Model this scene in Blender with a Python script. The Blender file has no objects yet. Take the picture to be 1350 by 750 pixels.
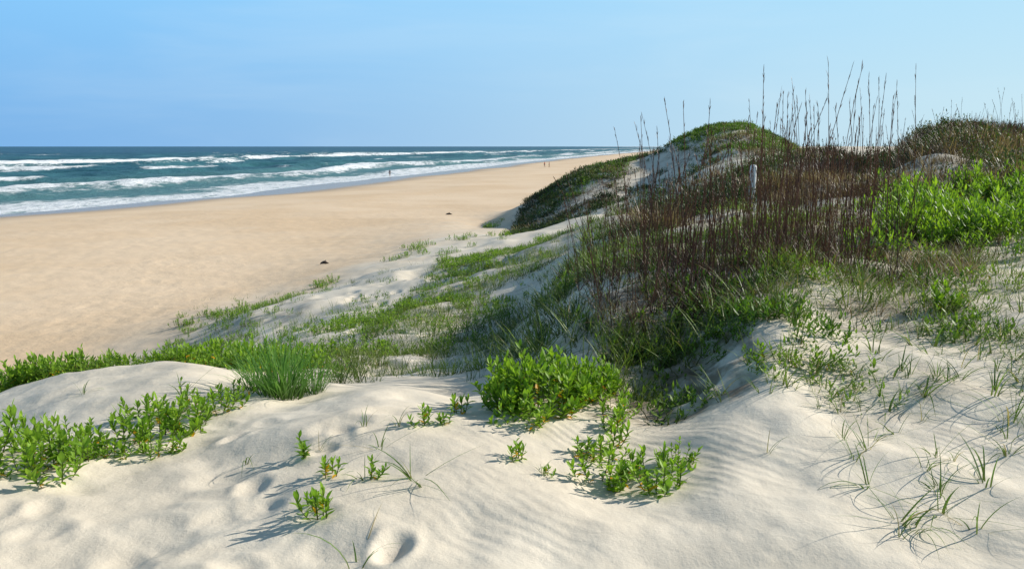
import bpy, math, numpy as np
from mathutils import Vector
rng=np.random.default_rng(7)
H=7.5; FPX=1050.0; TH=math.radians(9.83)
SUN_EL=math.radians(28); SUN_ROT=math.radians(70)
scene=bpy.context.scene
col=scene.collection
# ---------------------------------------------------------------- noise
_perm=np.random.default_rng(3).permutation(1024); _val=np.random.default_rng(4).random(1024)
def vnoise(x,y,seed=0):
    x=np.asarray(x,float)+seed*17.31; y=np.asarray(y,float)-seed*9.77
    xi=np.floor(x).astype(np.int64); yi=np.floor(y).astype(np.int64)
    fx=x-xi; fy=y-yi; fx=fx*fx*fx*(fx*(fx*6-15)+10); fy=fy*fy*fy*(fy*(fy*6-15)+10)
    def h(a,b): return _val[_perm[(a+_perm[b&1023])&1023]]
    return (h(xi,yi)*(1-fx)+h(xi+1,yi)*fx)*(1-fy)+(h(xi,yi+1)*(1-fx)+h(xi+1,yi+1)*fx)*fy
def fbm(x,y,o=4,seed=0):
    s=0;a=.5;t=0
    for i in range(o):
        s=s+a*vnoise(x*2**i,y*2**i,seed+i*3); t+=a; a*=.5
    return s/t
def sstep(a,b,x):
    t=np.clip((x-a)/(b-a),0,1); return t*t*(3-2*t)
# ---------------------------------------------------------------- terrain
cols={
-250:[(1.5,1.6),(3,1.65),(4.5,1.9),(6,2.6),(9,4.0),(14,5.6),(20,6.0),(30,6.1),(50,6.4),(100,8.0)],
0:[(1.5,1.6),(3,1.65),(4.5,1.75),(6,1.93),(7,2.15),(9,3.0),(14,5.0),(20,5.8),(25,6.0),(50,6.3),(90,7.5),(130,8.5)],
200:[(3,1.6),(4.5,1.7),(6,1.75),(6.8,1.86),(9,2.8),(13,4.2),(18,5.1),(22,5.4),(27,5.75),(50,6.1),(100,6.9),(130,7.8)],
350:[(1.5,1.6),(3,1.6),(4.4,1.62),(5.5,1.75),(6.5,1.85),(9,2.5),(12,3.2),(16,3.9),(20,4.4),(24,4.9),(30,5.6),(50,6.1),(100,6.5)],
500:[(3,1.6),(4.6,1.6),(6,1.8),(7.5,2.2),(10,2.7),(14,3.2),(20,3.8),(26,4.3),(34,4.95),(45,5.6),(70,6.1),(120,6.3)],
600:[(1.5,1.6),(3,1.6),(5,1.7),(7,2.1),(10,2.6),(14,3.0),(20,3.4),(26,3.9),(34,4.5),(45,5.0),(60,5.6),(100,6.2),(130,6.2)],
655:[(40,4.6),(50,5.2),(60,5.6),(80,6.0)],
700:[(3,1.57),(5,1.65),(7,1.92),(9,2.15),(12,2.4),(16,2.7),(22,3.0),(30,3.6),(40,4.4),(50,4.95),(56,4.4),(61,3.9),(75,5.6),(100,6.1)],
750:[(1.5,1.6),(3,1.57),(5,1.64),(7,1.68),(9,1.74),(12,1.9),(16,2.2),(25,2.9),(40,4.0),(50,3.4),(60,2.3),(75,4.2),(100,6.0),(130,6.0)],
800:[(3,1.57),(5,1.68),(7,1.42),(10,1.5),(16,1.8),(25,2.4),(35,3.3),(45,3.3),(50,2.7),(60,1.4),(75,3.0),(100,5.7)],
850:[(45,2.9),(50,2.4),(60,.75)],
870:[(3,1.6),(4.2,1.64),(5.3,1.76),(7,1.33),(10,1.38),(16,1.7),(25,2.2),(35,2.7),(75,2.0),(100,4.5)],
905:[(35,1.9),(45,1.6),(50,1.0),(60,-.75)],
940:[(1.5,1.6),(3,1.6),(4.2,1.57),(5.3,1.56),(7,1.25),(10,1.25),(16,1.4),(25,1.7),(35,1.4),(45,0.7),(50,0),(60,-1.2),(75,1.0),(100,3.5),(130,4.5)],
985:[(45,.2),(60,-1.25)],
1030:[(3,1.6),(4.2,1.48),(5.3,1.25),(7,1.2),(10,1.2),(16,1.2),(25,1.25),(35,0.9),(45,0.4),(60,0),(75,2.0),(100,3.5)],
1085:[(22,.7),(28,.35)],
1100:[(3,1.6),(4.2,1.5),(6,1.33),(9,1.25),(14,1.15),(35,.9),(45,1.8),(80,3)],
1150:[(22,1.0),(30,1.0)],
1200:[(1.5,1.6),(3,1.6),(4.5,1.5),(7,1.35),(11,1.2),(16,.85),(22,.2),(30,.0),(45,1.5),(80,3),(130,4)],
1350:[(3,1.6),(4.5,1.5),(7,1.35),(11,1.2),(16,.8),(22,.15),(28,0.0),(45,1.5),(80,3)],
1600:[(1.5,1.6),(3,1.6),(7,1.4),(12,1.2),(20,.6),(28,.3),(50,1.5),(90,3),(130,4)],
}
cp=[];cv=[]
for p,l in cols.items():
    for Y,d in l:
        cp.append(((p-675)/FPX*2.6,math.log(Y))); cv.append(d)
cp=np.array(cp);cv=np.array(cv);n=len(cp)
def phi(r2): return .5*r2*np.log(r2+1e-12)
K=phi(((cp[:,None]-cp[None])**2).sum(2))+np.eye(n)*5e-4
P=np.c_[np.ones(n),cp]
A=np.zeros((n+3,n+3));A[:n,:n]=K;A[:n,n:]=P;A[n:,:n]=P.T
sol=np.linalg.solve(A,np.r_[cv,0,0,0])
NU,NL=420,420
U0,U1=-.88,.88; L0,L1=math.log(1.5),math.log(130)
gu=np.linspace(U0,U1,NU);gl=np.linspace(L0,L1,NL)
T=np.zeros((NU,NL))
for i,uu in enumerate(gu):
    q=np.c_[np.full(NL,uu*2.6),gl]
    T[i]=phi(((q[:,None]-cp[None])**2).sum(2))@sol[:n]+sol[n]+q@sol[n+1:]
def table(x,y):
    yy=np.clip(y,1.5,129.9); u=np.clip(x/yy,U0,U1-1e-6)
    a=(u-U0)/(U1-U0)*(NU-1); b=(np.log(yy)-L0)/(L1-L0)*(NL-1)
    ai=np.clip(np.floor(a).astype(int),0,NU-2); bi=np.clip(np.floor(b).astype(int),0,NL-2)
    fa=a-ai; fb=b-bi
    return (T[ai,bi]*(1-fa)+T[ai+1,bi]*fa)*(1-fb)+(T[ai,bi+1]*(1-fa)+T[ai+1,bi+1]*fa)*fb
SY=[-4000,-200,0,60,90,120,165,260,450,700,1100,2000,4000,8000]
SX=[-1200,-125,-88,-70,-58,-46,-36,-18.5,19,75,172,370,850,1900]
def shore(y): 
    return np.interp(y,SY,SX)+5*(fbm(y*.03,y*0+1.5,2,5)-.5)*sstep(5000,500,np.abs(y))
def beach_z(x,y):
    d=x-shore(y)
    z=np.interp(d,[-400,-60,-15,0,8,20,35,70,120],[-4,-1.6,-.55,0,.35,.85,1.3,1.55,1.8])
    dn=sstep(78,115,d)*(2.2+3.6*fbm(x*.03,y*.03,4,11))
    return z+dn
fr=np.random.default_rng(21); foot=[]
for k in range(46):
    Y=fr.uniform(2.5,4.8); p=fr.uniform(-60,450); foot.append(((p-675)/FPX*Y*1.04,Y,fr.uniform(.05,.09),fr.uniform(0,3.1),fr.uniform(.006,.016)))
foot.append((-.47,2.93,.06,1.4,.03)); foot.append((-.95,4.2,.09,.6,.018)); foot.append((-.75,4.45,.09,.3,.018))
for k in range(54):
    Y=fr.uniform(7.5,24); p=fr.uniform(440,680); foot.append(((p-675)/FPX*Y,Y,.12,fr.uniform(0,3.1),.04))
for p,Y,r,dp in [(915,5.1,.13,.12),(870,5.5,.10,.08),(985,4.9,.10,.05),(950,5.6,.13,.09),(830,5.9,.11,.07),(760,6.6,.12,.07)]:
    foot.append(((p-675)/FPX*Y,Y,r,.3,dp))
def ground(x,y,detail=True):
    x=np.asarray(x,float);y=np.asarray(y,float)
    zt=H-table(x,y); zb=beach_z(x,y)
    w=sstep(-19,-10,x)*sstep(128,88,y)
    z=zb*(1-w)+zt*w
    dune=sstep(1.9,3.2,z)
    dd=np.hypot(x,y)
    z=z+dune*(fbm(x*.22,y*.22,3,31)-.5)*.8*sstep(7,22,dd)*sstep(400,200,dd)
    z=z+dune*(fbm(x*.9,y*.9,3,37)-.5)*.24*sstep(60,20,dd)
    z=z+(fbm(x*.12,y*.3,3,41)-.5)*.16*(1-dune)*sstep(.4,1.0,z)
    if detail:
        z=z+dune*(fbm(x*3.2,y*3.2,3,43)-.5)*.036*sstep(25,8,dd)
        z=z+(1-dune)*(fbm(x*1.6,y*1.6,2,47)-.5)*.05*sstep(120,50,dd)*sstep(.5,1.1,z)
        for fx,fy,r,a,dp in foot:
            m=(np.abs(x-fx)<.4)&(np.abs(y-fy)<.4)
            if m.any():
                X=x[m]-fx;Y=y[m]-fy; c,s=math.cos(a),math.sin(a)
                q=((X*c+Y*s)/(r*1.5))**2+((-X*s+Y*c)/r)**2
                z[m]+= -dp*np.exp(-q**1.3)+dp*.4*np.exp(-((np.sqrt(q)-1.5)/.5)**2)
    return z
def gz(x,y): return float(ground(np.array([x]),np.array([y]),True)[0])
def hit(px,py):
    u=(px-675)/FPX; v=(375-py)/FPX
    d=np.array([u,math.cos(TH)+v*math.sin(TH),-math.sin(TH)+v*math.cos(TH)])
    t=np.exp(np.linspace(math.log(1.5),math.log(1200),6000))
    x=d[0]*t;y=d[1]*t;z=H+d[2]*t
    g=ground(x,y,False); i=np.argmax(z<g)
    return float(x[i]),float(y[i])
# ---------------------------------------------------------------- vegetation ground and painted hollow shade, regions in plan (fan sectors seen from the dune top)
def inpoly(p,lY,c):
    Y0,Y1,a0,a1,b0,b1=c
    t=(lY-math.log(Y0))/(math.log(Y1)-math.log(Y0))
    lo=a0+(b0-a0)*t; hi=a1+(b1-a1)*t
    e=sstep(-.06,.06,t)*sstep(1.06,.94,t)
    return e*sstep(lo-25,lo+25,p)*sstep(hi+25,hi-25,p)
REG=[((5.0,14,790,1010,700,1060),.9),((7,13,610,800,640,780),.6),((9,31,440,640,600,790),.45),((6,14,1010,1300,1020,1300),.65),
     ((9,17,1130,1900,1130,1900),.85),((15,34,1000,1900,960,1900),.95),((12,34,740,1050,760,1080),.8),
     ((42,75,668,800,690,870),.95),((50,75,880,1080,860,1080),1.0),((4.6,6.2,780,1010,780,1020),.95),((6.6,16,-300,330,-300,460),.4),((17,28,190,400,200,420),.4),((4.2,8,1080,1900,1040,1900),.3)]  # nearest centre sector paints the shade of the hollow along with its dead matter
def veg_shade_mask(x,y):
    yy=np.maximum(y,1.0); p=675+FPX*x/yy; lY=np.log(yy); m=np.zeros_like(x)
    for c,s in REG: m=np.maximum(m,inpoly(p,lY,c)*s)
    m=np.where(y<2,0,m)
    return m
# ---------------------------------------------------------------- mesh helper
def build(name,V,Q,attrs=None,mats=(),mi=None,smooth=False,link=True):
    me=bpy.data.meshes.new(name)
    V=np.ascontiguousarray(V,dtype=np.float32);Q=np.ascontiguousarray(Q,dtype=np.int32)
    me.vertices.add(len(V)); me.vertices.foreach_set('co',V.ravel())
    me.loops.add(Q.size); me.loops.foreach_set('vertex_index',Q.ravel())
    me.polygons.add(len(Q)); me.polygons.foreach_set('loop_start',np.arange(len(Q),dtype=np.int32)*Q.shape[1])
    if mi is not None: me.polygons.foreach_set('material_index',np.asarray(mi,np.int32))
    me.update(calc_edges=True)
    for k,a in (attrs or {}).items():
        a=np.asarray(a,np.float32)
        if a.ndim==2:
            at=me.attributes.new(k,'FLOAT_COLOR','POINT'); at.data.foreach_set('color',a.ravel())
        else:
            at=me.attributes.new(k,'FLOAT','POINT'); at.data.foreach_set('value',a)
    me.polygons.foreach_set('use_smooth',np.full(len(Q),smooth))
    for m in mats: me.materials.append(m)
    o=bpy.data.objects.new(name,me)
    if link: col.objects.link(o)
    return o
# ---------------------------------------------------------------- node helper
class NT:
    def __init__(s,nt): s.nt=nt; s.n=nt.nodes; s.l=nt.links
    def new(s,t,**k):
        nd=s.n.new(t)
        for a,b in k.items(): setattr(nd,a,b)
        return nd
    def set(s,sock,v):
        if isinstance(v,bpy.types.NodeSocket): s.l.new(v,sock)
        else: sock.default_value=v
    def attr(s,name,out='Fac'): return s.new('ShaderNodeAttribute',attribute_name=name).outputs[out]
    def math(s,op,a,b=0.0,c=None,clamp=False):
        m=s.new('ShaderNodeMath',operation=op,use_clamp=clamp); s.set(m.inputs[0],a); s.set(m.inputs[1],b)
        if c is not None: s.set(m.inputs[2],c)
        return m.outputs[0]
    def mix(s,f,a,b,mode='MIX'):
        m=s.new('ShaderNodeMix',data_type='RGBA',blend_type=mode); s.set(m.inputs[0],f)
        s.set(m.inputs[6],a if not isinstance(a,tuple) else (*a,1)[:4]); s.set(m.inputs[7],b if not isinstance(b,tuple) else (*b,1)[:4]); return m.outputs[2]
    def noise(s,vec,scale,detail=3,rough=.5,dist=0):
        m=s.new('ShaderNodeTexNoise'); s.l.new(vec,m.inputs['Vector']); m.inputs['Scale'].default_value=scale
        m.inputs['Detail'].default_value=detail; m.inputs['Roughness'].default_value=rough; m.inputs['Distortion'].default_value=dist
        return m.outputs['Fac']
    def ramp(s,f,lo,hi,a=0.,b=1.):
        m=s.new('ShaderNodeMapRange'); m.interpolation_type='SMOOTHSTEP'; s.set(m.inputs[0],f)
        m.inputs[1].default_value=lo;m.inputs[2].default_value=hi;m.inputs[3].default_value=a;m.inputs[4].default_value=b
        return m.outputs[0]
def mat(name):
    m=bpy.data.materials.new(name); m.use_nodes=True; m.node_tree.nodes.clear(); t=NT(m.node_tree)
    t.out=t.new('ShaderNodeOutputMaterial'); return m,t
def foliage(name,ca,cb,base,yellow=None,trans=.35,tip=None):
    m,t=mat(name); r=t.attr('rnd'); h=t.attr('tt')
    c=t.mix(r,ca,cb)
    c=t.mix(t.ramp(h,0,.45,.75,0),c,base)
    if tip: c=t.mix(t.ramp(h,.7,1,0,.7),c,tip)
    if yellow: c=t.mix(t.ramp(r,.95,.97),c,yellow)
    b=t.new('ShaderNodeBsdfPrincipled'); t.l.new(c,b.inputs['Base Color']); b.inputs['Roughness'].default_value=.5
    b.inputs['Specular IOR Level'].default_value=.3
    tr=t.new('ShaderNodeBsdfTranslucent'); t.l.new(t.mix(1.0,c,(1.25,1.35,.6),'MULTIPLY'),tr.inputs['Color'])
    mx=t.new('ShaderNodeMixShader'); mx.inputs[0].default_value=trans
    t.l.new(b.outputs[0],mx.inputs[1]);t.l.new(tr.outputs[0],mx.inputs[2]);t.l.new(mx.outputs[0],t.out.inputs[0]); return m
def plain(name,c,rough=.8,var=.25,scale=40):
    m,t=mat(name); tc=t.new('ShaderNodeTexCoord').outputs['Object']
    n=t.noise(tc,scale,4)
    cc=t.mix(n,tuple(v*(1-var) for v in c),tuple(min(1,v*(1+var)) for v in c))
    b=t.new('ShaderNodeBsdfPrincipled'); t.l.new(cc,b.inputs['Base Color']); b.inputs['Roughness'].default_value=rough
    t.l.new(b.outputs[0],t.out.inputs[0]); return m
# ---------------------------------------------------------------- materials
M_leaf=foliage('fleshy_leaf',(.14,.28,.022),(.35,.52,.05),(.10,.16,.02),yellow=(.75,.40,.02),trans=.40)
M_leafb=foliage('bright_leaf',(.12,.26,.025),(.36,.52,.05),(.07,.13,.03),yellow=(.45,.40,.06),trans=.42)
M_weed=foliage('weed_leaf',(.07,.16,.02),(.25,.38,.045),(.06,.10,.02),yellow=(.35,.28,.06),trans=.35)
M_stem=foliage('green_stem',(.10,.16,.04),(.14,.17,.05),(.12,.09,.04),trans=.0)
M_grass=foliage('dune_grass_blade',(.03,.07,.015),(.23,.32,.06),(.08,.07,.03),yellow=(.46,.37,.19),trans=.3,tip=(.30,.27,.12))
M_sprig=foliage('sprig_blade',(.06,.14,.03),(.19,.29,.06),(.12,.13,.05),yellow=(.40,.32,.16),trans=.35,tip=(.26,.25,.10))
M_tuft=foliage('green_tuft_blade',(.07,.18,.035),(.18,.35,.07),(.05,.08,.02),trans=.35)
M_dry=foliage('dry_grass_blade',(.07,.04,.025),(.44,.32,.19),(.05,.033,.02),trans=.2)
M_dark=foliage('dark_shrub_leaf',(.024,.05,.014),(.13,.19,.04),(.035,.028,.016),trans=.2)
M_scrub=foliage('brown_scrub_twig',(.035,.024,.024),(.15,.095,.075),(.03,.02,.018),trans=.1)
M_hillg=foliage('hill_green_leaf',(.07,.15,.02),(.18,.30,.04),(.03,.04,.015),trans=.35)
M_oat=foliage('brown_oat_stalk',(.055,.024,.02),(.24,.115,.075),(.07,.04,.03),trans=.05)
# ---------------------------------------------------------------- ground sheet
def ring(segs):
    out=[]
    for a,b,k in segs: out.append(np.exp(np.linspace(math.log(a),math.log(b),k,endpoint=False)))
    return np.concatenate(out)
R=np.r_[ring([(.15,2,40),(2,12,480),(12,200,430),(200,9000,170)]),9000]
Az=np.r_[np.linspace(-180,-46,60,endpoint=False),np.linspace(-46,46,640,endpoint=False),np.linspace(46,180,60,endpoint=False)]
Az=np.radians(Az); na=len(Az)
RR,AA=np.meshgrid(R,Az,indexing='ij')
X=(RR*np.sin(AA)).ravel();Y=(RR*np.cos(AA)).ravel()
Z=ground(X,Y); 
V=np.c_[X,Y,Z]; V=np.vstack([V,[0,0,gz(0,0)]])
i=np.arange(len(R)-1)[:,None];j=np.arange(na)[None]; j2=(j+1)%na
Q=np.stack([i*na+j+0*j2,(i+0)*na+j2,(i+1)*na+j2,(i+1)*na+j],-1).reshape(-1,4)
c=len(V)-1; jj=np.arange(0,na,2)
Q=np.vstack([Q,np.c_[np.full(len(jj),c),(jj+2)%na,(jj+1)%na,jj]])
x,y,z=V.T
d=x-shore(y)
bch=1-sstep(1.6,3.1,z+(fbm(x*.3,y*.3,3,61)-.5)*1.2)
wet=1-sstep(.35,.95,z+(fbm(x*.06,y*.03,3,63)-.5)*.5)
veg_shade=veg_shade_mask(x,y)*sstep(.34,.6,fbm(x*1.3,y*1.3,4,65))
ripm=sstep(-.9,.1,x)*sstep(7,4.5,np.hypot(x,y))
colr=np.c_[bch,wet,veg_shade,ripm]
m,t=mat('dune_and_beach_sand')
tc=t.new('ShaderNodeNewGeometry').outputs['Position']
a=t.new('ShaderNodeAttribute',attribute_name='zone'); sp=t.new('ShaderNodeSeparateColor'); t.l.new(a.outputs['Color'],sp.inputs[0])
n1=t.noise(tc,.6,5,.6); n2=t.noise(tc,9,4,.6); n3=t.noise(tc,180,3,.7)
dune=t.mix(t.ramp(n1,.3,.7),(.775,.675,.53),(.855,.765,.625))
bc=t.mix(t.ramp(t.noise(tc,.07,5,.6),.35,.65),(.81,.585,.37),(.89,.675,.46))
c=t.mix(sp.outputs[0],dune,bc)
c=t.mix(t.ramp(n2,.35,.75,0,.11),c,(.47,.38,.28))
c=t.mix(t.ramp(n3,.55,.8,0,.3),c,(.38,.31,.23))
c=t.mix(sp.outputs[1],c,(.38,.29,.21))
litter_shade=t.mix(t.noise(tc,14,4,.7),(.08,.055,.032),(.33,.25,.17))  # dark litter colour, doubling as painted shade in the hollow below the mound
c=t.mix(t.math('MULTIPLY',sp.outputs[2],t.ramp(t.noise(tc,3.5,4,.65),.38,.64,.08,.95)),c,litter_shade)
b=t.new('ShaderNodeBsdfPrincipled'); t.l.new(c,b.inputs['Base Color'])
t.l.new(t.ramp(sp.outputs[1],.3,1,.95,.25),b.inputs['Roughness']); b.inputs['Specular IOR Level'].default_value=.25
w=t.new('ShaderNodeTexWave'); w.wave_type='BANDS'; w.bands_direction='DIAGONAL'; t.l.new(tc,w.inputs['Vector']); w.inputs['Scale'].default_value=5.8
w.inputs['Distortion'].default_value=11; w.inputs['Detail'].default_value=2; w.inputs['Detail Scale'].default_value=.3
rip=t.math('MULTIPLY',t.math('MULTIPLY',w.outputs['Fac'],t.ramp(t.noise(tc,1.1,2),.42,.64)),a.outputs['Alpha'])
b1=t.new('ShaderNodeBump'); b1.inputs['Distance'].default_value=.0028; b1.inputs['Strength'].default_value=.7; t.l.new(rip,b1.inputs['Height'])
b2=t.new('ShaderNodeBump'); b2.inputs['Distance'].default_value=.009; b2.inputs['Strength'].default_value=.7; t.l.new(t.noise(tc,20,7,.7),b2.inputs['Height']); t.l.new(b1.outputs[0],b2.inputs['Normal'])
b3=t.new('ShaderNodeBump'); b3.inputs['Distance'].default_value=.06; t.l.new(t.math('MULTIPLY',t.math('MULTIPLY',sp.outputs[0],.8),t.ramp(t.noise(tc,.09,3),.42,.62,.1,.9)),b3.inputs['Strength']); t.l.new(t.noise(tc,2.4,4,.6),b3.inputs['Height']); t.l.new(b2.outputs[0],b3.inputs['Normal'])
t.l.new(b3.outputs[0],b.inputs['Normal']); t.l.new(b.outputs[0],t.out.inputs[0])
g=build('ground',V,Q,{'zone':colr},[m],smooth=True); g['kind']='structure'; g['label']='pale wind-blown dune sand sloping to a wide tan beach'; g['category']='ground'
# ---------------------------------------------------------------- sea
R=np.r_[ring([(35,1000,620),(1000,25000,150)]),25000]; Az=np.radians(np.linspace(-100,30,900)); na=len(Az)
RR,AA=np.meshgrid(R,Az,indexing='ij'); x=(RR*np.sin(AA)).ravel(); y=(RR*np.cos(AA)).ravel()
so=shore(y)-x
so=so*np.interp(y,[0,400,1500,8000],[.93,.97,.98,.97])
wob=(fbm(x*.012,y*.012,3,71)-.5)
ph=so/25+wob*2.2
cr=(.5+.5*np.cos(2*np.pi*ph))**2.5
var=.45+1.1*fbm(x*.02,y*.012,2,73)
rr_=RR.ravel()
amp=np.interp(so,[-10,0,20,50,170,260,600],[0,.03,.6,1.0,1.5,1.0,.8])*np.interp(rr_,[0,900,2500],[1,1,0])
z=amp*cr*var+.45*(fbm(x*.2,y*.2,3,75)-.5)*sstep(5,40,so)*np.interp(rr_,[0,500,1200],[1,1,0])
rag=(fbm(x*.09,y*.05,3,79)-.5)*12
def band(c,w): return np.exp(-(np.abs((so-c+wob*26+rag)/w))**2.2)
def pn(a,b,s,sx=.02,sy=.008): return sstep(a,b,fbm(x*sx,y*sy,3,s))
f=band(160,17)*(.65+.55*pn(.34,.5,81))
f=np.maximum(f,band(205,9)*pn(.54,.66,85)*.95)
f=np.maximum(f,band(122,6)*pn(.60,.70,86,.03,.012)*.9)
f=np.maximum(f,band(88,6)*pn(.57,.65,87,.03,.012)*.9)
f=np.maximum(f,band(58,5)*pn(.58,.68,88,.04,.018)*.9)
f=np.maximum(f,band(31,9)*(.65+.45*pn(.34,.48,89,.04,.02)))
f=np.maximum(f,sstep(22,7,so+14*(fbm(x*.06,y*.04,3,90)-.5))*.85)
f=np.maximum(f,pn(.65,.76,92,.05,.02)*cr*.6*sstep(60,130,so)*np.interp(rr_,[0,1200,4000],[1,.8,.4]))
z=np.where(so<3,np.minimum(z,.05),z)+f*.5*sstep(14,30,so)*(.5+1.0*fbm(x*.3,y*.3,2,93))*np.interp(rr_,[0,900,2500],[1,1,0])
Q=(np.arange(len(R)-1)[:,None]*na+np.arange(na-1)[None]).reshape(-1,1)+np.array([0,1,na+1,na])[None]
m,t=mat('sea_water'); tc=t.new('ShaderNodeNewGeometry').outputs['Position']
fo=t.attr('foam'); sh=t.attr('shallow'); dp=t.attr('open')
mp=t.new('ShaderNodeMapping'); t.l.new(tc,mp.inputs[0]); mp.inputs['Scale'].default_value=(1,.45,1)
nf=t.noise(mp.outputs[0],.45,8,.78)
fm=t.ramp(t.math('ADD',fo,t.math('MULTIPLY',t.math('SUBTRACT',nf,.5),2.8)),.30,.9)
fm=t.math('MULTIPLY',fm,t.ramp(fo,.03,.35))
wc=t.math('MULTIPLY',t.ramp(t.noise(mp.outputs[0],.06,6,.75),.665,.73),.5)
fm=t.math('MAXIMUM',fm,wc)
wcx=t.mix(t.ramp(t.noise(mp.outputs[0],.05,6,.75),.38,.62),(.016,.08,.11),(.05,.17,.185))
wcx=t.mix(dp,wcx,t.mix(t.ramp(t.noise(mp.outputs[0],.02,7,.75),.4,.6),(.014,.065,.12),(.03,.115,.16)))
wcx=t.mix(t.math('MULTIPLY',sh,.75),wcx,(.12,.25,.235))
wcx=t.mix(fm,wcx,(.88,.90,.91))
b=t.new('ShaderNodeBsdfPrincipled'); t.l.new(wcx,b.inputs['Base Color']); t.l.new(t.math('ADD',t.math('MULTIPLY',fm,.4),.38),b.inputs['Roughness'])
b.inputs['IOR'].default_value=1.33; b.inputs['Specular IOR Level'].default_value=.13
bp=t.new('ShaderNodeBump'); bp.inputs['Distance'].default_value=.8; bp.inputs['Strength'].default_value=1
t.l.new(t.noise(mp.outputs[0],.5,7,.7),bp.inputs['Height']); t.l.new(bp.outputs[0],b.inputs['Normal']); t.l.new(b.outputs[0],t.out.inputs[0])
s=build('water',np.c_[x,y,z],Q,{'foam':f,'shallow':sstep(80,5,so),'open':sstep(150,600,so)},[m],smooth=True); s['kind']='structure'; s['label']='teal ocean with white breakers rolling onto beach'; s['category']='sea'
# ---------------------------------------------------------------- strips (blades / leaves)
def strips(base,az,L,lean,curve,W,prof,twist=None,fold=0.,rnd=None,amax=3.1):
    n=len(az); k=len(prof); t_=np.linspace(0,1,k)
    a=np.minimum(lean[:,None]+curve[:,None]*(t_[None,:-1]+.5/(k-1)),amax)
    st=(L/(k-1))[:,None]
    dx=st*np.sin(a)*np.cos(az)[:,None]; dy=st*np.sin(a)*np.sin(az)[:,None]; dz=st*np.cos(a)
    zz=np.zeros((n,1))
    Pc=np.stack([np.c_[zz,np.cumsum(dx,1)],np.c_[zz,np.cumsum(dy,1)],np.c_[zz,np.cumsum(dz,1)]],-1)+base[:,None,:]
    tw=az if twist is None else az+twist
    S=np.stack([-np.sin(tw),np.cos(tw),np.zeros(n)],-1)[:,None,:]*(W[:,None]*np.asarray(prof)[None,:]*.5)[:,:,None]
    if fold>0:
        up=np.zeros_like(S); up[:,:,2]=np.linalg.norm(S,axis=2)*fold
        V=np.stack([Pc-S+up,Pc,Pc+S+up],2); cc=3
    else: V=np.stack([Pc-S,Pc+S],2); cc=2
    V=V.reshape(-1,3)
    r=np.arange(k-1)[:,None]*cc+np.arange(cc-1)[None]
    q=np.stack([r,r+1,r+cc+1,r+cc],-1).reshape(-1,4)
    Q=(np.arange(n)[:,None,None]*k*cc+q[None]).reshape(-1,4)
    if rnd is None: rnd=rng.random(n)
    return [V,Q,np.repeat(rnd,k*cc),np.tile(np.repeat(t_,cc),n)]
def join(*parts):
    V=[];Q=[];r=[];tt=[];o=0
    for p in parts:
        V.append(p[0]);Q.append(p[1]+o);r.append(p[2]);tt.append(p[3]);o+=len(p[0])
    return [np.vstack(V),np.vstack(Q),np.concatenate(r),np.concatenate(tt)]
U=lambda a,b,n: rng.uniform(a,b,n)
BL=[1,.9,.75,.5,.06]; BS=[1,.75,.1]; LF=[.25,.85,1,.62,.08]; LS=[.4,1,.15]
def tuft(n,h,w,rad,lean=(.05,.6),curve=(.2,1.1),prof=BL,lmin=.45,amax=3.1):
    az=U(0,6.283,n); rr=rad*np.sqrt(rng.random(n)); a2=az+U(-.8,.8,n)
    base=np.c_[rr*np.cos(a2),rr*np.sin(a2),np.full(n,-.02)]
    return strips(base,az,U(lmin,1,n)*h,U(*lean,n),U(*curve,n),np.full(n,w)*U(.7,1.2,n),prof,U(-1,1,n),amax=amax)
def leafy(ns,h,rad,leafL,leafW,nl=13,prof=LF,fold=.35,spread=.7,dome=.35,t0=.15):
    st=[];lv=[]
    for k in range(ns):
        az=rng.uniform(0,6.283); q=math.sqrt(rng.random()); r=rad*q; hh=h*rng.uniform(.55,1.1)*(1-dome*q**2)
        lean=rng.uniform(.0,spread)*(.3+q); cur=-lean*rng.uniform(.3,1.0)
        b=np.array([[r*math.cos(az)*.8,r*math.sin(az)*.8,-.02]])
        o=[np.array([v]) for v in (az,hh,lean,cur)]
        s=strips(b,o[0],o[1],o[2],o[3],np.array([.007]),[1,.9,.8,.6],np.array([0.])); s2=strips(b,o[0],o[1],o[2],o[3],np.array([.007]),[1,.9,.8,.6],np.array([1.57]))
        st+= [s,s2]
        cen=(s[0][0::2]+s[0][1::2])/2
        tl=np.linspace(t0,1,nl)+rng.uniform(-.02,.02,nl); tl=np.clip(tl,0,1)
        ti=tl*3; i0=np.clip(ti.astype(int),0,2); f=(ti-i0)[:,None]; pb=cen[i0]*(1-f)+cen[i0+1]*f
        laz=az+np.arange(nl)*2.4+U(-.3,.3,nl)
        ll=leafL*(.65+.5*np.sin(np.pi*np.clip(tl,0,1)*.8))*U(.75,1.2,nl)
        llean=np.interp(tl,[0,.7,1],[1.4,1.0,.4])+U(-.3,.3,nl)
        rn=np.clip(rng.random()*.5+U(0,.5,nl),0,.94); rn=np.where((rng.random(nl)<.13)&(tl<.5),.99,rn)
        lv.append(strips(pb,laz,ll,llean,U(-.5,.6,nl),np.full(nl,leafW)*ll/leafL,prof,U(-.4,.4,nl),fold,rnd=rn))
    S=join(*st); i=np.arange(1,len(st))
    S[1]=np.vstack([S[1],np.stack([0*i,0*i+1,8*i+1,8*i],-1)])
    return S,join(*lv)
def asmesh(name,p,m): 
    o=build(name,p[0],p[1],{'rnd':p[2],'tt':p[3]},[m],link=False); return o
def setmeta(o,label,cat,grp=None):
    o['label']=label;o['category']=cat
    if grp:o['group']=grp
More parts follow.
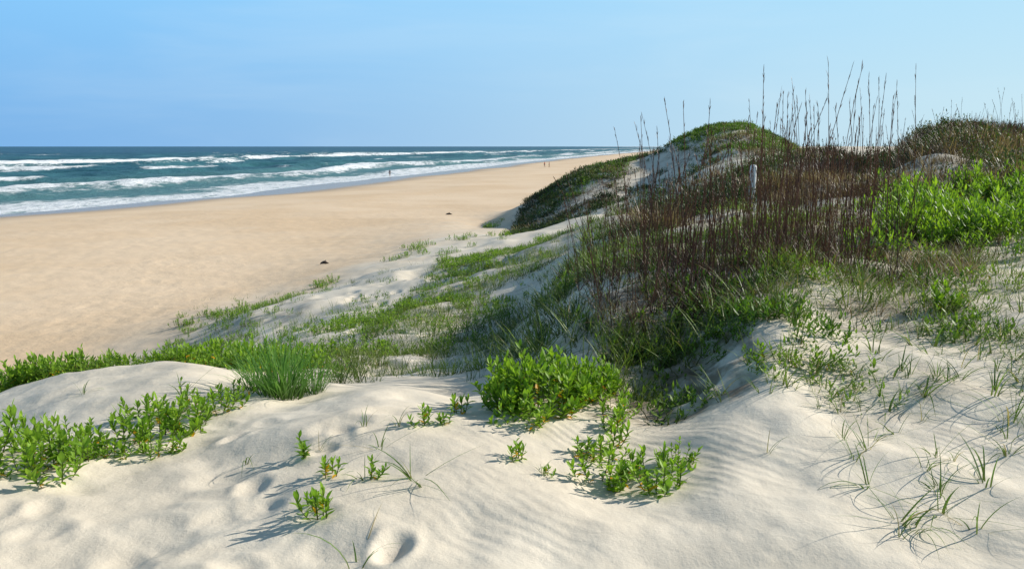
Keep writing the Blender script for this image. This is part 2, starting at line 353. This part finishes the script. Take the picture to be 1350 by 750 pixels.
def put_plant(name,tmpl,x,y,s,label,cat,grp=None,sink=.0,sz=1.):
    e=bpy.data.objects.new(name,None); e.empty_display_size=.1
    e.location=(x,y,gz(x,y)-sink); e.rotation_euler=(0,0,rng.uniform(0,6.28)); e.scale=(s,s,s*sz*rng.uniform(.85,1.1)); col.objects.link(e)
    for pr,nm in zip(tmpl,('stem','foliage')):
        c=pr.copy(); c.name=nm; c.parent=e; col.objects.link(c)
    setmeta(e,label,cat,grp); return e
def put(tmpl,name,x,y,s,label,cat,grp=None,tilt=0,sink=0.,sz=None):
    o=tmpl.copy(); o.name=name; o.location=(x,y,gz(x,y)-sink); o.rotation_euler=(rng.normal(0,tilt),rng.normal(0,tilt),rng.uniform(0,6.28)); o.scale=(s,s,sz or s)
    col.objects.link(o); setmeta(o,label,cat,grp); return o
def scatter(n,c,ns=1.2,thr=.45,seed=1):
    Y0,Y1,a0,a1,b0,b1=c; out=[];tot=0
    for _ in range(40):
        Y=rng.uniform(Y0,Y1,n); t_=(np.log(Y)-math.log(Y0))/(math.log(Y1)-math.log(Y0))
        p=(a0+(b0-a0)*t_)+rng.random(n)*((a1+(b1-a1)*t_)-(a0+(b0-a0)*t_))
        X=(p-675)/FPX*Y
        k=fbm(X*ns,Y*ns,3,seed)+rng.normal(0,.05,n)>thr
        out.append(np.c_[X[k],Y[k]]); tot+=k.sum()
        if tot>=n: break
    return np.vstack(out)[:n]
def mass(name,tmpls,pts,smin,smax,m,label,cat,szn=None,cn=1.0):
    ix=rng.integers(0,len(tmpls),len(pts)); parts=[]
    zg=ground(pts[:,0],pts[:,1],False); s=U(smin,smax,len(pts)); 
    if szn is not None: s=s*np.interp(fbm(pts[:,0]*szn,pts[:,1]*szn,2,99),[.3,.7],[.5,1.6])
    a=U(0,6.283,len(pts)); off=rng.normal(0,.12,len(pts))+(fbm(pts[:,0]*cn,pts[:,1]*cn,3,101)-.5)*1.6
    for i,tp in enumerate(tmpls):
        k=np.where(ix==i)[0]
        if not len(k): continue
        V=tp[0]; c=np.cos(a[k])[:,None];sn=np.sin(a[k])[:,None]; S=s[k][:,None]
        X=(V[None,:,0]*c-V[None,:,1]*sn)*S+pts[k,0][:,None]; Y=(V[None,:,0]*sn+V[None,:,1]*c)*S+pts[k,1][:,None]; Z=V[None,:,2]*S+zg[k][:,None]-.01
        nn=len(V); Q=(np.arange(len(k))[:,None,None]*nn+tp[1][None]).reshape(-1,4)
        parts.append([np.stack([X,Y,Z],-1).reshape(-1,3),Q,np.clip(tp[2][None]*.75+.12+off[k][:,None],0,.94+.06*(tp[2][None]>.93)).ravel(),np.tile(tp[3],len(k))])
    p=join(*parts); o=build(name,p[0],p[1],{'rnd':p[2],'tt':p[3]},[m]); o['kind']='stuff'; setmeta(o,label,cat); return o
# ---- grass masses
gt=[tuft(10,.44,.0115,.08,(.02,.9),(.2,1.4)) for _ in range(7)]
gs=[tuft(8,.28,.0095,.06,(.1,.8),(.2,1.2),[1,.8,.5,.08]) for _ in range(6)]
gf=[tuft(10,.42,.022,.15,(.05,.9),(.2,.9),BS) for _ in range(6)]
pts=np.vstack([scatter(430,(5.6,13,840,1030,720,1080),2.2,.52,3),scatter(270,(7,12,620,800,640,800),2.0,.52,4),scatter(60,(6,12,740,900,700,900),1.8,.48,5),scatter(50,(5,7,690,850,690,850),1.3,.5,5),scatter(160,(6.5,11,1000,1300,1000,1300),1.5,.48,5)])
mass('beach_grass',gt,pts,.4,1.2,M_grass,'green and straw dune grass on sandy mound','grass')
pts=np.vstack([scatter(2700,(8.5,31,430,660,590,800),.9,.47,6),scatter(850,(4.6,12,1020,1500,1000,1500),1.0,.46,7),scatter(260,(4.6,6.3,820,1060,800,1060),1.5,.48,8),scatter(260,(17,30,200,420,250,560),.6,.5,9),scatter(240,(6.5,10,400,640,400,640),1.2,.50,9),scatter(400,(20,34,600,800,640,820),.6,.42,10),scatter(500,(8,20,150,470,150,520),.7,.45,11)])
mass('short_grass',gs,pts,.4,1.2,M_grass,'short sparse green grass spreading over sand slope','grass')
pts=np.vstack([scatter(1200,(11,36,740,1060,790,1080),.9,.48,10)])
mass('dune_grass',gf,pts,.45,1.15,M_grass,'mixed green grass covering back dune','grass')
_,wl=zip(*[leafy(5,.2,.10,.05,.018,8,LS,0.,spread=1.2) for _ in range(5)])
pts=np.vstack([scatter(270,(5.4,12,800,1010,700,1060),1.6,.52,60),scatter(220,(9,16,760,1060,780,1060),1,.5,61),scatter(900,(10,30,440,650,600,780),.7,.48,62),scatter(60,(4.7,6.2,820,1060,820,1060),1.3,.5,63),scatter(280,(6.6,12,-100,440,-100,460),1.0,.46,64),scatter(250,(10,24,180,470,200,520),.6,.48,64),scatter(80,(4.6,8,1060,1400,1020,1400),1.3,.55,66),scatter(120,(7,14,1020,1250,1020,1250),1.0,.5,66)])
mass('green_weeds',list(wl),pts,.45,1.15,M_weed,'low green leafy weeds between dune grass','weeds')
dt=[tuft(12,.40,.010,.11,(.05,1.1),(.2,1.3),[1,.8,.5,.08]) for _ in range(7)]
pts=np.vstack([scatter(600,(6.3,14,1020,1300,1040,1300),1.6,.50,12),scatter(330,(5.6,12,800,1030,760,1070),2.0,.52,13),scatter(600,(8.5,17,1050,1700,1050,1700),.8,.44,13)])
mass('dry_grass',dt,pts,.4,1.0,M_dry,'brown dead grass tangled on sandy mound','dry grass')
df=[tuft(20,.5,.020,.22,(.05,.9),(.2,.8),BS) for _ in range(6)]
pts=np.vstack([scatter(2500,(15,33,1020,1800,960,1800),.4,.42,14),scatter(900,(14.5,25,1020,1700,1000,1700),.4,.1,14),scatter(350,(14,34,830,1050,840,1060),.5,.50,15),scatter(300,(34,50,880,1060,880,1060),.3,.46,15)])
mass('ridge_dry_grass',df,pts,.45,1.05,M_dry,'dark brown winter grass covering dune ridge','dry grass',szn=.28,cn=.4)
_,sl=zip(*[leafy(9,.45,.28,.07,.026,8,LS,0.) for _ in range(4)])
_,sb=zip(*[leafy(8,.5,.5,.13,.05,9,LS,0.,dome=.6,spread=1.1) for _ in range(5)])
pts=np.vstack([scatter(1500,(16,33,1000,1800,960,1800),.35,.48,16),scatter(450,(16,44,800,1040,800,1060),.4,.52,17)])
mass('low_shrub_cover',list(sl),pts,.5,1.2,M_dark,'dark green low shrubs among dune ridge grass','shrubs',szn=.28,cn=.4)
pts=np.vstack([scatter(360,(20,31,1055,1125,1055,1125),.3,.2,70),scatter(500,(20,30,1185,1500,1185,1500),.25,.44,71)])
mass('scrub_cover',df,pts,.8,1.4,M_scrub,'purple-brown scrub mounds on dune ridge','scrub',cn=.4)
pts=np.vstack([scatter(1400,(43,70,668,800,700,840),.35,.47,18),scatter(170,(44,62,800,880,820,880),.4,.54,22),scatter(220,(42,54,900,1050,910,1050),.4,.5,23)])
mass('hill_shrub_cover',list(sb),pts,.3,.85,M_dark,'dark shrubs covering shaded flank of tall dune','shrubs',cn=.3)
pts=np.vstack([scatter(2400,(55,72,890,1060,868,1050),.3,.2,19),scatter(420,(43,54,930,1060,920,1060),.3,.47,19),scatter(420,(50,64,700,810,730,850),.35,.5,20)])
mass('hill_green_cover',list(sb),pts,.3,.8,M_hillg,'green shrubs capping tall sand dune','shrubs',cn=.3)
hg=[tuft(14,.75,.04,.4,(.1,1.0),(.1,.7),BS) for _ in range(5)]
pts=np.vstack([scatter(600,(43,70,665,800,700,850),.3,.46,18),scatter(260,(42,60,930,1060,920,1060),.3,.46,21)])
mass('hill_dry_grass',hg,pts,.35,.85,M_dry,'brown grass patches on tall dune flank','dry grass',cn=.3)
# ---- individual leafy plants
def tpl(ns,h,rad,L,W,nl,mm,**k):
    a,b=leafy(ns,h,rad,L,W,nl,**k); return (asmesh('stem',a,M_stem),asmesh('foliage',b,mm))
TB=[tpl(115,.34,.38,.058,.025,15,M_leaf,dome=.6,spread=1.0) for _ in range(2)]
TM=[tpl(12,.29,.17,.06,.025,14,M_leaf,spread=1.6,dome=.4,t0=.08) for _ in range(7)]
TS=[tpl(4,.19,.06,.05,.02,12,M_leaf,spread=1.1) for _ in range(5)]
TF=[tpl(15,.28,.26,.05,.019,10,M_leafb,prof=LS,fold=0.,spread=1.0,dome=.5) for _ in range(5)]
TG=[tpl(9,.42,.16,.075,.022,14,M_leafb,prof=LS,fold=0.,spread=.7) for _ in range(6)]
def P(px,py): return hit(px,py)
for px,py,s,T_,lab in [(708,530,1.0,TB[0],'dense rounded leafy green shrub on pale sand'),(772,518,.66,TB[1],'dense leafy green shrub on pale sand'),(688,562,.75,TM[0],'leafy green shrub edge with bright leaves on sand')]:
    put_plant('sea_elder_shrub',T_,*P(px,py),s,lab,'shrub','leafy shrubs on the dune')
for k,(px,py,s) in enumerate([(15,605,1.0),(78,626,.95),(118,608,.7),(-25,600,1.1),(168,590,.85),(215,578,1.0),(262,565,.8),(190,555,.8),(290,540,.75),(240,540,.7),(45,592,.8),(100,585,.6),(140,600,.6),(788,630,.8),(866,640,.9),(892,612,.5),(800,606,.6),(812,545,.6),(305,525,.6),(30,620,.7),(205,600,.6)]):
    put_plant('sea_elder_plant',TM[k%7],*P(px,py),s,'fleshy-leaved green plant casting shadow on sand','plant','leafy plants on the sand')
for k,(px,py,s) in enumerate([(424,682,.95),(435,628,.75),(402,600,.85),(485,632,.7),(683,610,.8),(560,560,.9),(605,545,.9),(590,560,.7),(1240,405,1.4),(1250,410,1.2),(720,630,.4),(900,535,.9),(870,520,.9),(1010,480,.8),(805,585,1.0),(815,570,.9),(768,600,.9),(830,628,.9),(845,620,.8),(800,560,1.0),(415,670,.6)]):
    put_plant('sea_elder_seedling',TS[k%5],*P(px,py),s,'small leafy green seedling growing from bare sand','plant','seedlings on the sand')
for q in np.vstack([scatter(62,(6.6,8.9,-120,330,-120,430),1.3,.48,30),scatter(45,(6.9,8.3,-100,330,-100,430),1.3,.3,30)]):
    put_plant('sea_elder_plant',TM[rng.integers(7)],q[0],q[1],rng.uniform(.4,1.05),'leafy green plant along crest of sand dune','plant','leafy plants along the dune crest')
for q in np.vstack([scatter(70,(18,27,185,330,215,420),.5,.42,31),scatter(55,(21,28,580,655,580,670),.4,.3,32),scatter(50,(9,17,400,560,440,640),.8,.5,33),scatter(30,(24,34,650,760,680,770),.4,.45,33),scatter(8,(29,32,405,435,405,435),.4,.0,33),scatter(14,(34,42,505,560,520,570),.4,.4,34),scatter(10,(52,60,640,662,640,662),.4,.0,34),scatter(16,(34,46,580,680,600,680),.4,.5,37)]):
    put_plant('dune_edge_plant',TF[rng.integers(5)],q[0],q[1],rng.uniform(.7,1.3)*(1 if q[1]<30 else 1.3),'low leafy green plant at foot of dune','plant','leafy plants at the dune foot',sz=.8)
for q in np.vstack([scatter(215,(9.6,15.5,1165,1480,1175,1480),.8,.44,35),scatter(40,(8.5,14,1120,1480,1120,1480),.7,.3,36)]):
    put_plant('bright_green_shrub',TG[rng.integers(6)],q[0],q[1],rng.uniform(.6,1.5),'bright green leafy shrub among brown grass','shrub','bright shrubs on the dune')
# ---- the big green tuft
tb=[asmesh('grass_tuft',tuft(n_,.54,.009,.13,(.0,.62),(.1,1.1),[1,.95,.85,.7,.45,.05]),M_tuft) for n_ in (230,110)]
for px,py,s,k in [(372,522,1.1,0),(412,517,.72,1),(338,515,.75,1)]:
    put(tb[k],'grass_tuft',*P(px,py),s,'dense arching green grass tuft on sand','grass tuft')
# ---- sprigs
sp_=[]
for _ in range(10):
    a=tuft(int(rng.integers(4,8)),.42,.0095,.03,(.05,.7),(.5,2.2),[.8,1,.95,.85,.7,.5,.25,.04],lmin=.35,amax=2.1)
    if rng.random()<.7:
        r_=tuft(2,.8,.006,.02,(1.0,1.3),(.2,.55),[1,1,.9,.8,.5,.1],lmin=.5,amax=1.56); a=join(a,r_)
    sp_.append(asmesh('grass_sprig',a,M_sprig))
lab='long arching green grass sprig rooted in pale sand'
for q in np.vstack([scatter(50,(3.1,5,1200,1440,1060,1440),1.0,.44,40),scatter(170,(4.6,9,1000,1420,1000,1420),1.0,.42,41)]):
    put(sp_[rng.integers(10)],'grass_sprig',q[0],q[1],rng.uniform(.4,1.0),lab,'grass','grass sprigs on the sand',tilt=.1)
for px,py,s in [(325,608,.7),(470,745,.9),(480,632,.7),(545,632,.8),(560,640,.7),(500,590,.6),(525,560,.6),(715,628,.4),(895,640,.4),(865,500,1.0),(905,470,1.),(950,520,.9),(1010,600,.5),(480,560,.6),(420,590,.4),(240,520,.7),(110,520,.7),(1300,640,1.0),(1285,700,.8),(1330,560,1.1)]:
    put(sp_[rng.integers(10)],'grass_sprig',*P(px,py),s,lab,'grass','grass sprigs on the sand')
# ---- sea oats
HS=(1.0,1.15,1.25,1.4,1.5,1.3,1.1,1.2,1.0,1.35)
def oat(h,blades=6,lm=.15):
    az=rng.uniform(0,6.28); ln=rng.uniform(0,lm); cu=rng.uniform(-.05,.3)
    one=lambda v: np.array([v])
    s=[strips(np.array([[0,0,-.03]]),one(az),one(h),one(ln),one(cu),one(.0088),[1,.95,.88,.8,.7,.6,.4],one(tw)) for tw in (0,1.57)]
    cen=(s[0][0][0::2]+s[0][0][1::2])/2
    n=int(rng.integers(9,18)); tl=U(.78,1,n); ti=tl*6; i0=np.clip(ti.astype(int),0,5); f=(ti-i0)[:,None]; pb=cen[i0]*(1-f)+cen[i0+1]*f
    s.append(strips(pb,az+U(-1.2,1.2,n),U(.03,.065,n),U(.05,.3,n),U(.1,.6,n),np.full(n,.0055),[.4,1,.8,.2],U(-1,1,n)))
    n=blades
    if n: s.append(strips(np.tile([[0,0,-.02]],(n,1)),U(0,6.28,n),U(.2,.5,n),U(.1,.5,n),U(.3,1.4,n),np.full(n,.008),BL,U(-1,1,n)))
    return join(*s)
od=[oat(h) for h in HS]
ot=[asmesh('sea_oat',a,M_oat) for a in od]
lab='tall brown dried sea oat stalk on dune'
pp=[(q,.5,1.0,.09) for q in scatter(80,(6.2,9,800,985,760,1040),1.6,.42,50)]+[(q,.8,1.2,.07) for q in scatter(52,(6.6,9.5,850,990,840,1000),1.3,.38,51)]+[(q,.85,1.45,.06) for q in scatter(100,(7.3,11.5,985,1120,985,1240),1.0,.36,52)]+[(q,.7,1.15,.08) for q in scatter(52,(12,22,1100,1350,1100,1350),.5,.35,53)]
for q,a_,b_,tl_ in pp:
    s=rng.uniform(a_,b_); put(ot[rng.integers(10)],'sea_oat',q[0],q[1],min(s,1.05),lab,'sea oats','sea oats on the dune',tilt=tl_,sz=s)
for px,Y,h in [(1092,8.5,2.2),(1102,8.7,2.15),(1150,9,2.05),(1158,9.4,2.0),(1190,9.6,1.85),(1208,10,2.15),(1005,8.2,1.65),(1030,9,1.85),(1040,8.4,1.75),(1060,10,1.85),(1128,9,1.8),(1075,9,1.9),(1110,9,1.95),(1170,9.4,1.9),(1050,8.6,1.75),(1018,8.4,1.7)]:
    k=int(rng.integers(10))
    put(ot[k],'sea_oat',(px-675)/FPX*Y,Y,1.1,'very tall slender sea oat stalk above dune grass','sea oats','sea oats on the dune',tilt=.05,sz=h/HS[k])
os_=[oat(h,2,.3) for h in (.7,.8,.9,1.0,1.1,1.2)]
pts=np.vstack([scatter(110,(6.4,10,790,1000,740,1060),1.8,.48,54),scatter(90,(10,20,800,1080,800,1080),.7,.44,55),scatter(120,(7,12,1000,1200,1000,1230),1.1,.45,56),scatter(380,(14,28,1030,1700,1000,1700),.5,.40,57)])
mass('dry_stalks',os_,pts,.45,1.15,M_oat,'massed thin reddish brown dead stalks on dune','dry stalks')
# ---------------------------------------------------------------- post, driftwood
def tubes(pts,rads,nseg=8):
    V=[];Q=[]
    for i,(p,r) in enumerate(zip(pts,rads)):
        p=np.array(p,float); d=np.array(pts[min(i+1,len(pts)-1)],float)-np.array(pts[max(i-1,0)],float); d/=np.linalg.norm(d)
        a=np.cross(d,[.3,.2,.93]); 
        if np.linalg.norm(a)<1e-3: a=np.array([1,0,0.])
        a/=np.linalg.norm(a); b=np.cross(d,a)
        for k in range(nseg):
            an=2*math.pi*k/nseg; V.append(p+r*(math.cos(an)*a+math.sin(an)*b))
    for i in range(len(pts)-1):
        for k in range(nseg): Q.append([i*nseg+k,i*nseg+(k+1)%nseg,(i+1)*nseg+(k+1)%nseg,(i+1)*nseg+k])
    return np.array(V),np.array(Q)
M_white=plain('weathered_white_paint',(.80,.80,.78),.6,.08); M_wood=plain('grey_driftwood',(.06,.045,.035),.9,.4,15)
Y_=17.0; X_=(990-675)/FPX*Y_
V,Q=tubes([(0,0,-.2),(0,0,.80),(0,0,.84),(0,0,.85)],[.07,.07,.05,.002],12)
o=build('marker_post',V,Q,None,[M_white]); o.location=(X_,Y_,gz(X_,Y_)); setmeta(o,'short white marker post standing in dune grass','post')
for px,py,L in [(428,348,.45),(592,283,.6),(640,300,.4)]:
    x,y=P(px,py)
    V,Q=tubes([(-L/2,0,.03),(-L/4,.05,.08),(0,.0,.11),(L/5,-.04,.08),(L/2,.03,.03)],[.02,.06,.08,.06,.015],8)
    V2,Q2=tubes([(0,0,.10),(.05,.08,.16),(.02,.14,.2)],[.035,.02,.01],6)
    o=build('driftwood',np.vstack([V,V2]),np.vstack([Q,Q2+len(V)]),None,[M_wood],smooth=True); o.location=(x,y,gz(x,y)-.02); setmeta(o,'dark driftwood lump lying on tan beach','driftwood')
# ---------------------------------------------------------------- people
def skin(name,verts,edges,rad,m,parent=None):
    me=bpy.data.meshes.new(name); me.from_pydata(verts,edges,[]); o=bpy.data.objects.new(name,me); col.objects.link(o)
    o.modifiers.new('Skin','SKIN'); sv=me.skin_vertices[0].data
    for i,r in enumerate(rad): sv[i].radius=(r,r)
    sv[0].use_root=True; ss=o.modifiers.new('Sub','SUBSURF'); ss.levels=1; ss.render_levels=1
    me.materials.append(m)
    if parent: o.parent=parent
    return o
M_skin=plain('skin',(.42,.24,.16),.6,.08); M_hair=plain('dark_hair',(.03,.02,.015),.7,.2)
def person(x,y,yaw,shirt,shorts,label,stride=.22):
    s=stride
    J=[(0,0,.95),(0,0,1.15),(0,0,1.38),(0,0,1.50),(0,.01,1.58),(0,.02,1.68),
       (.17,0,1.42),(.23,-s*.5,1.16),(.24,-s*.2,.92),(.245,-s*.1,.82),(-.17,0,1.42),(-.23,s*.5,1.16),(-.24,s*.9,.93),(-.24,s*1.1,.84),
       (.09,0,.90),(.10,s*.5,.50),(.10,s*.7,.09),(.10,s*.7+.14,.035),(-.09,0,.90),(-.10,-s*.3,.50),(-.10,-s*1.2,.12),(-.10,-s*1.2+.13,.04)]
    E=[(0,1),(1,2),(2,3),(3,4),(4,5),(2,6),(6,7),(7,8),(8,9),(2,10),(10,11),(11,12),(12,13),(0,14),(14,15),(15,16),(16,17),(0,18),(18,19),(19,20),(20,21)]
    Rr=[.14,.125,.14,.055,.085,.085,.06,.045,.034,.03,.06,.045,.034,.03,.085,.06,.042,.035,.085,.06,.042,.035]
    b=skin('person',J,E,Rr,M_skin); b.location=(x,y,max(gz(x,y),-.1)); b.rotation_euler=(0,0,yaw)
    skin('shirt',[(0,0,1.0),(0,0,1.18),(0,0,1.40),(.17,0,1.43),(.215,-s*.3,1.25),(-.17,0,1.43),(-.215,s*.3,1.25)],[(0,1),(1,2),(2,3),(3,4),(2,5),(5,6)],[.155,.145,.155,.075,.062,.075,.062],plain('shirt_cloth',shirt,.8,.1),b)
    skin('shorts',[(0,0,.98),(.09,0,.88),(.10,s*.4,.58),(-.09,0,.88),(-.10,-s*.25,.58)],[(0,1),(1,2),(0,3),(3,4)],[.155,.10,.085,.10,.085],plain('shorts_cloth',shorts,.8,.1),b)
    skin('hair',[(0,-.01,1.72),(0,-.04,1.66),(0,-.05,1.60)],[(0,1),(1,2)],[.085,.088,.06],M_hair,b)
    setmeta(b,label,'person'); return b
x,y=P(514,233); person(x,y,.4,(.05,.06,.10),(.03,.03,.05),'person in dark clothes walking at water edge')
x,y=P(718,221); person(x,y,1.2,(.55,.06,.04),(.10,.10,.14),'person in red shirt walking on beach')
x,y=P(724,221); person(x,y,-1.6,(.50,.12,.08),(.35,.30,.22),'person in red top and light shorts on beach',.15)
# ---------------------------------------------------------------- light, sky
L=Vector((math.cos(SUN_EL)*math.sin(SUN_ROT),math.cos(SUN_EL)*math.cos(SUN_ROT),math.sin(SUN_EL)))
sd=bpy.data.lights.new('sun','SUN'); sd.energy=5.0; sd.angle=math.radians(.5); sd.color=(1,.95,.865)
so_=bpy.data.objects.new('sun',sd); so_.rotation_euler=L.to_track_quat('Z','Y').to_euler(); so_.location=(30,20,30); col.objects.link(so_)
w=bpy.data.worlds.new('World'); scene.world=w; w.use_nodes=True; t=NT(w.node_tree); t.n.clear()
sk=t.new('ShaderNodeTexSky'); sk.sky_type='NISHITA'; sk.sun_disc=False; sk.sun_elevation=SUN_EL; sk.sun_rotation=SUN_ROT; sk.air_density=1.0; sk.dust_density=.4; sk.ozone_density=2.5
tcw=t.new('ShaderNodeTexCoord').outputs['Generated']; sx=t.new('ShaderNodeSeparateXYZ'); t.l.new(tcw,sx.inputs[0])
fx=t.ramp(sx.outputs[0],-.75,.75); fz=t.ramp(sx.outputs[2],-.02,.22)
K_=9.4
sc=lambda c: tuple(v*K_ for v in c)
lo=t.mix(fx,sc((.175,.43,.81)),sc((.60,.81,.89)))
hi=t.mix(fx,sc((.245,.60,1.0)),sc((.46,.77,.97)))
gr=t.mix(fz,lo,hi)
mpw=t.new('ShaderNodeMapping'); t.l.new(tcw,mpw.inputs[0]); mpw.inputs['Scale'].default_value=(1.2,1.2,7); mpw.inputs['Rotation'].default_value=(0,.12,0)
cl=t.math('MULTIPLY',t.ramp(t.noise(mpw.outputs[0],1.8,5,.55,.4),.42,.75),.13)
gr=t.mix(cl,gr,sc((.80,.92,.97)))
gr=t.mix(t.ramp(sx.outputs[2],.22,.5,.05,.9),gr,t.mix(1.0,sk.outputs[0],(.62,.60,.58),'MULTIPLY'))
bg=t.new('ShaderNodeBackground'); bg.inputs[1].default_value=.11; t.l.new(gr,bg.inputs[0]); ow=t.new('ShaderNodeOutputWorld'); t.l.new(bg.outputs[0],ow.inputs[0])
# ---------------------------------------------------------------- camera
cd=bpy.data.cameras.new('camera'); cd.sensor_width=36; cd.lens=28; cd.clip_start=.05; cd.clip_end=60000
co=bpy.data.objects.new('camera',cd); co.location=(0,0,H); co.rotation_euler=(math.radians(90)-TH,0,0); col.objects.link(co); scene.camera=co
scene.view_settings.view_transform='Standard'; scene.view_settings.look='None'; scene.view_settings.exposure=0
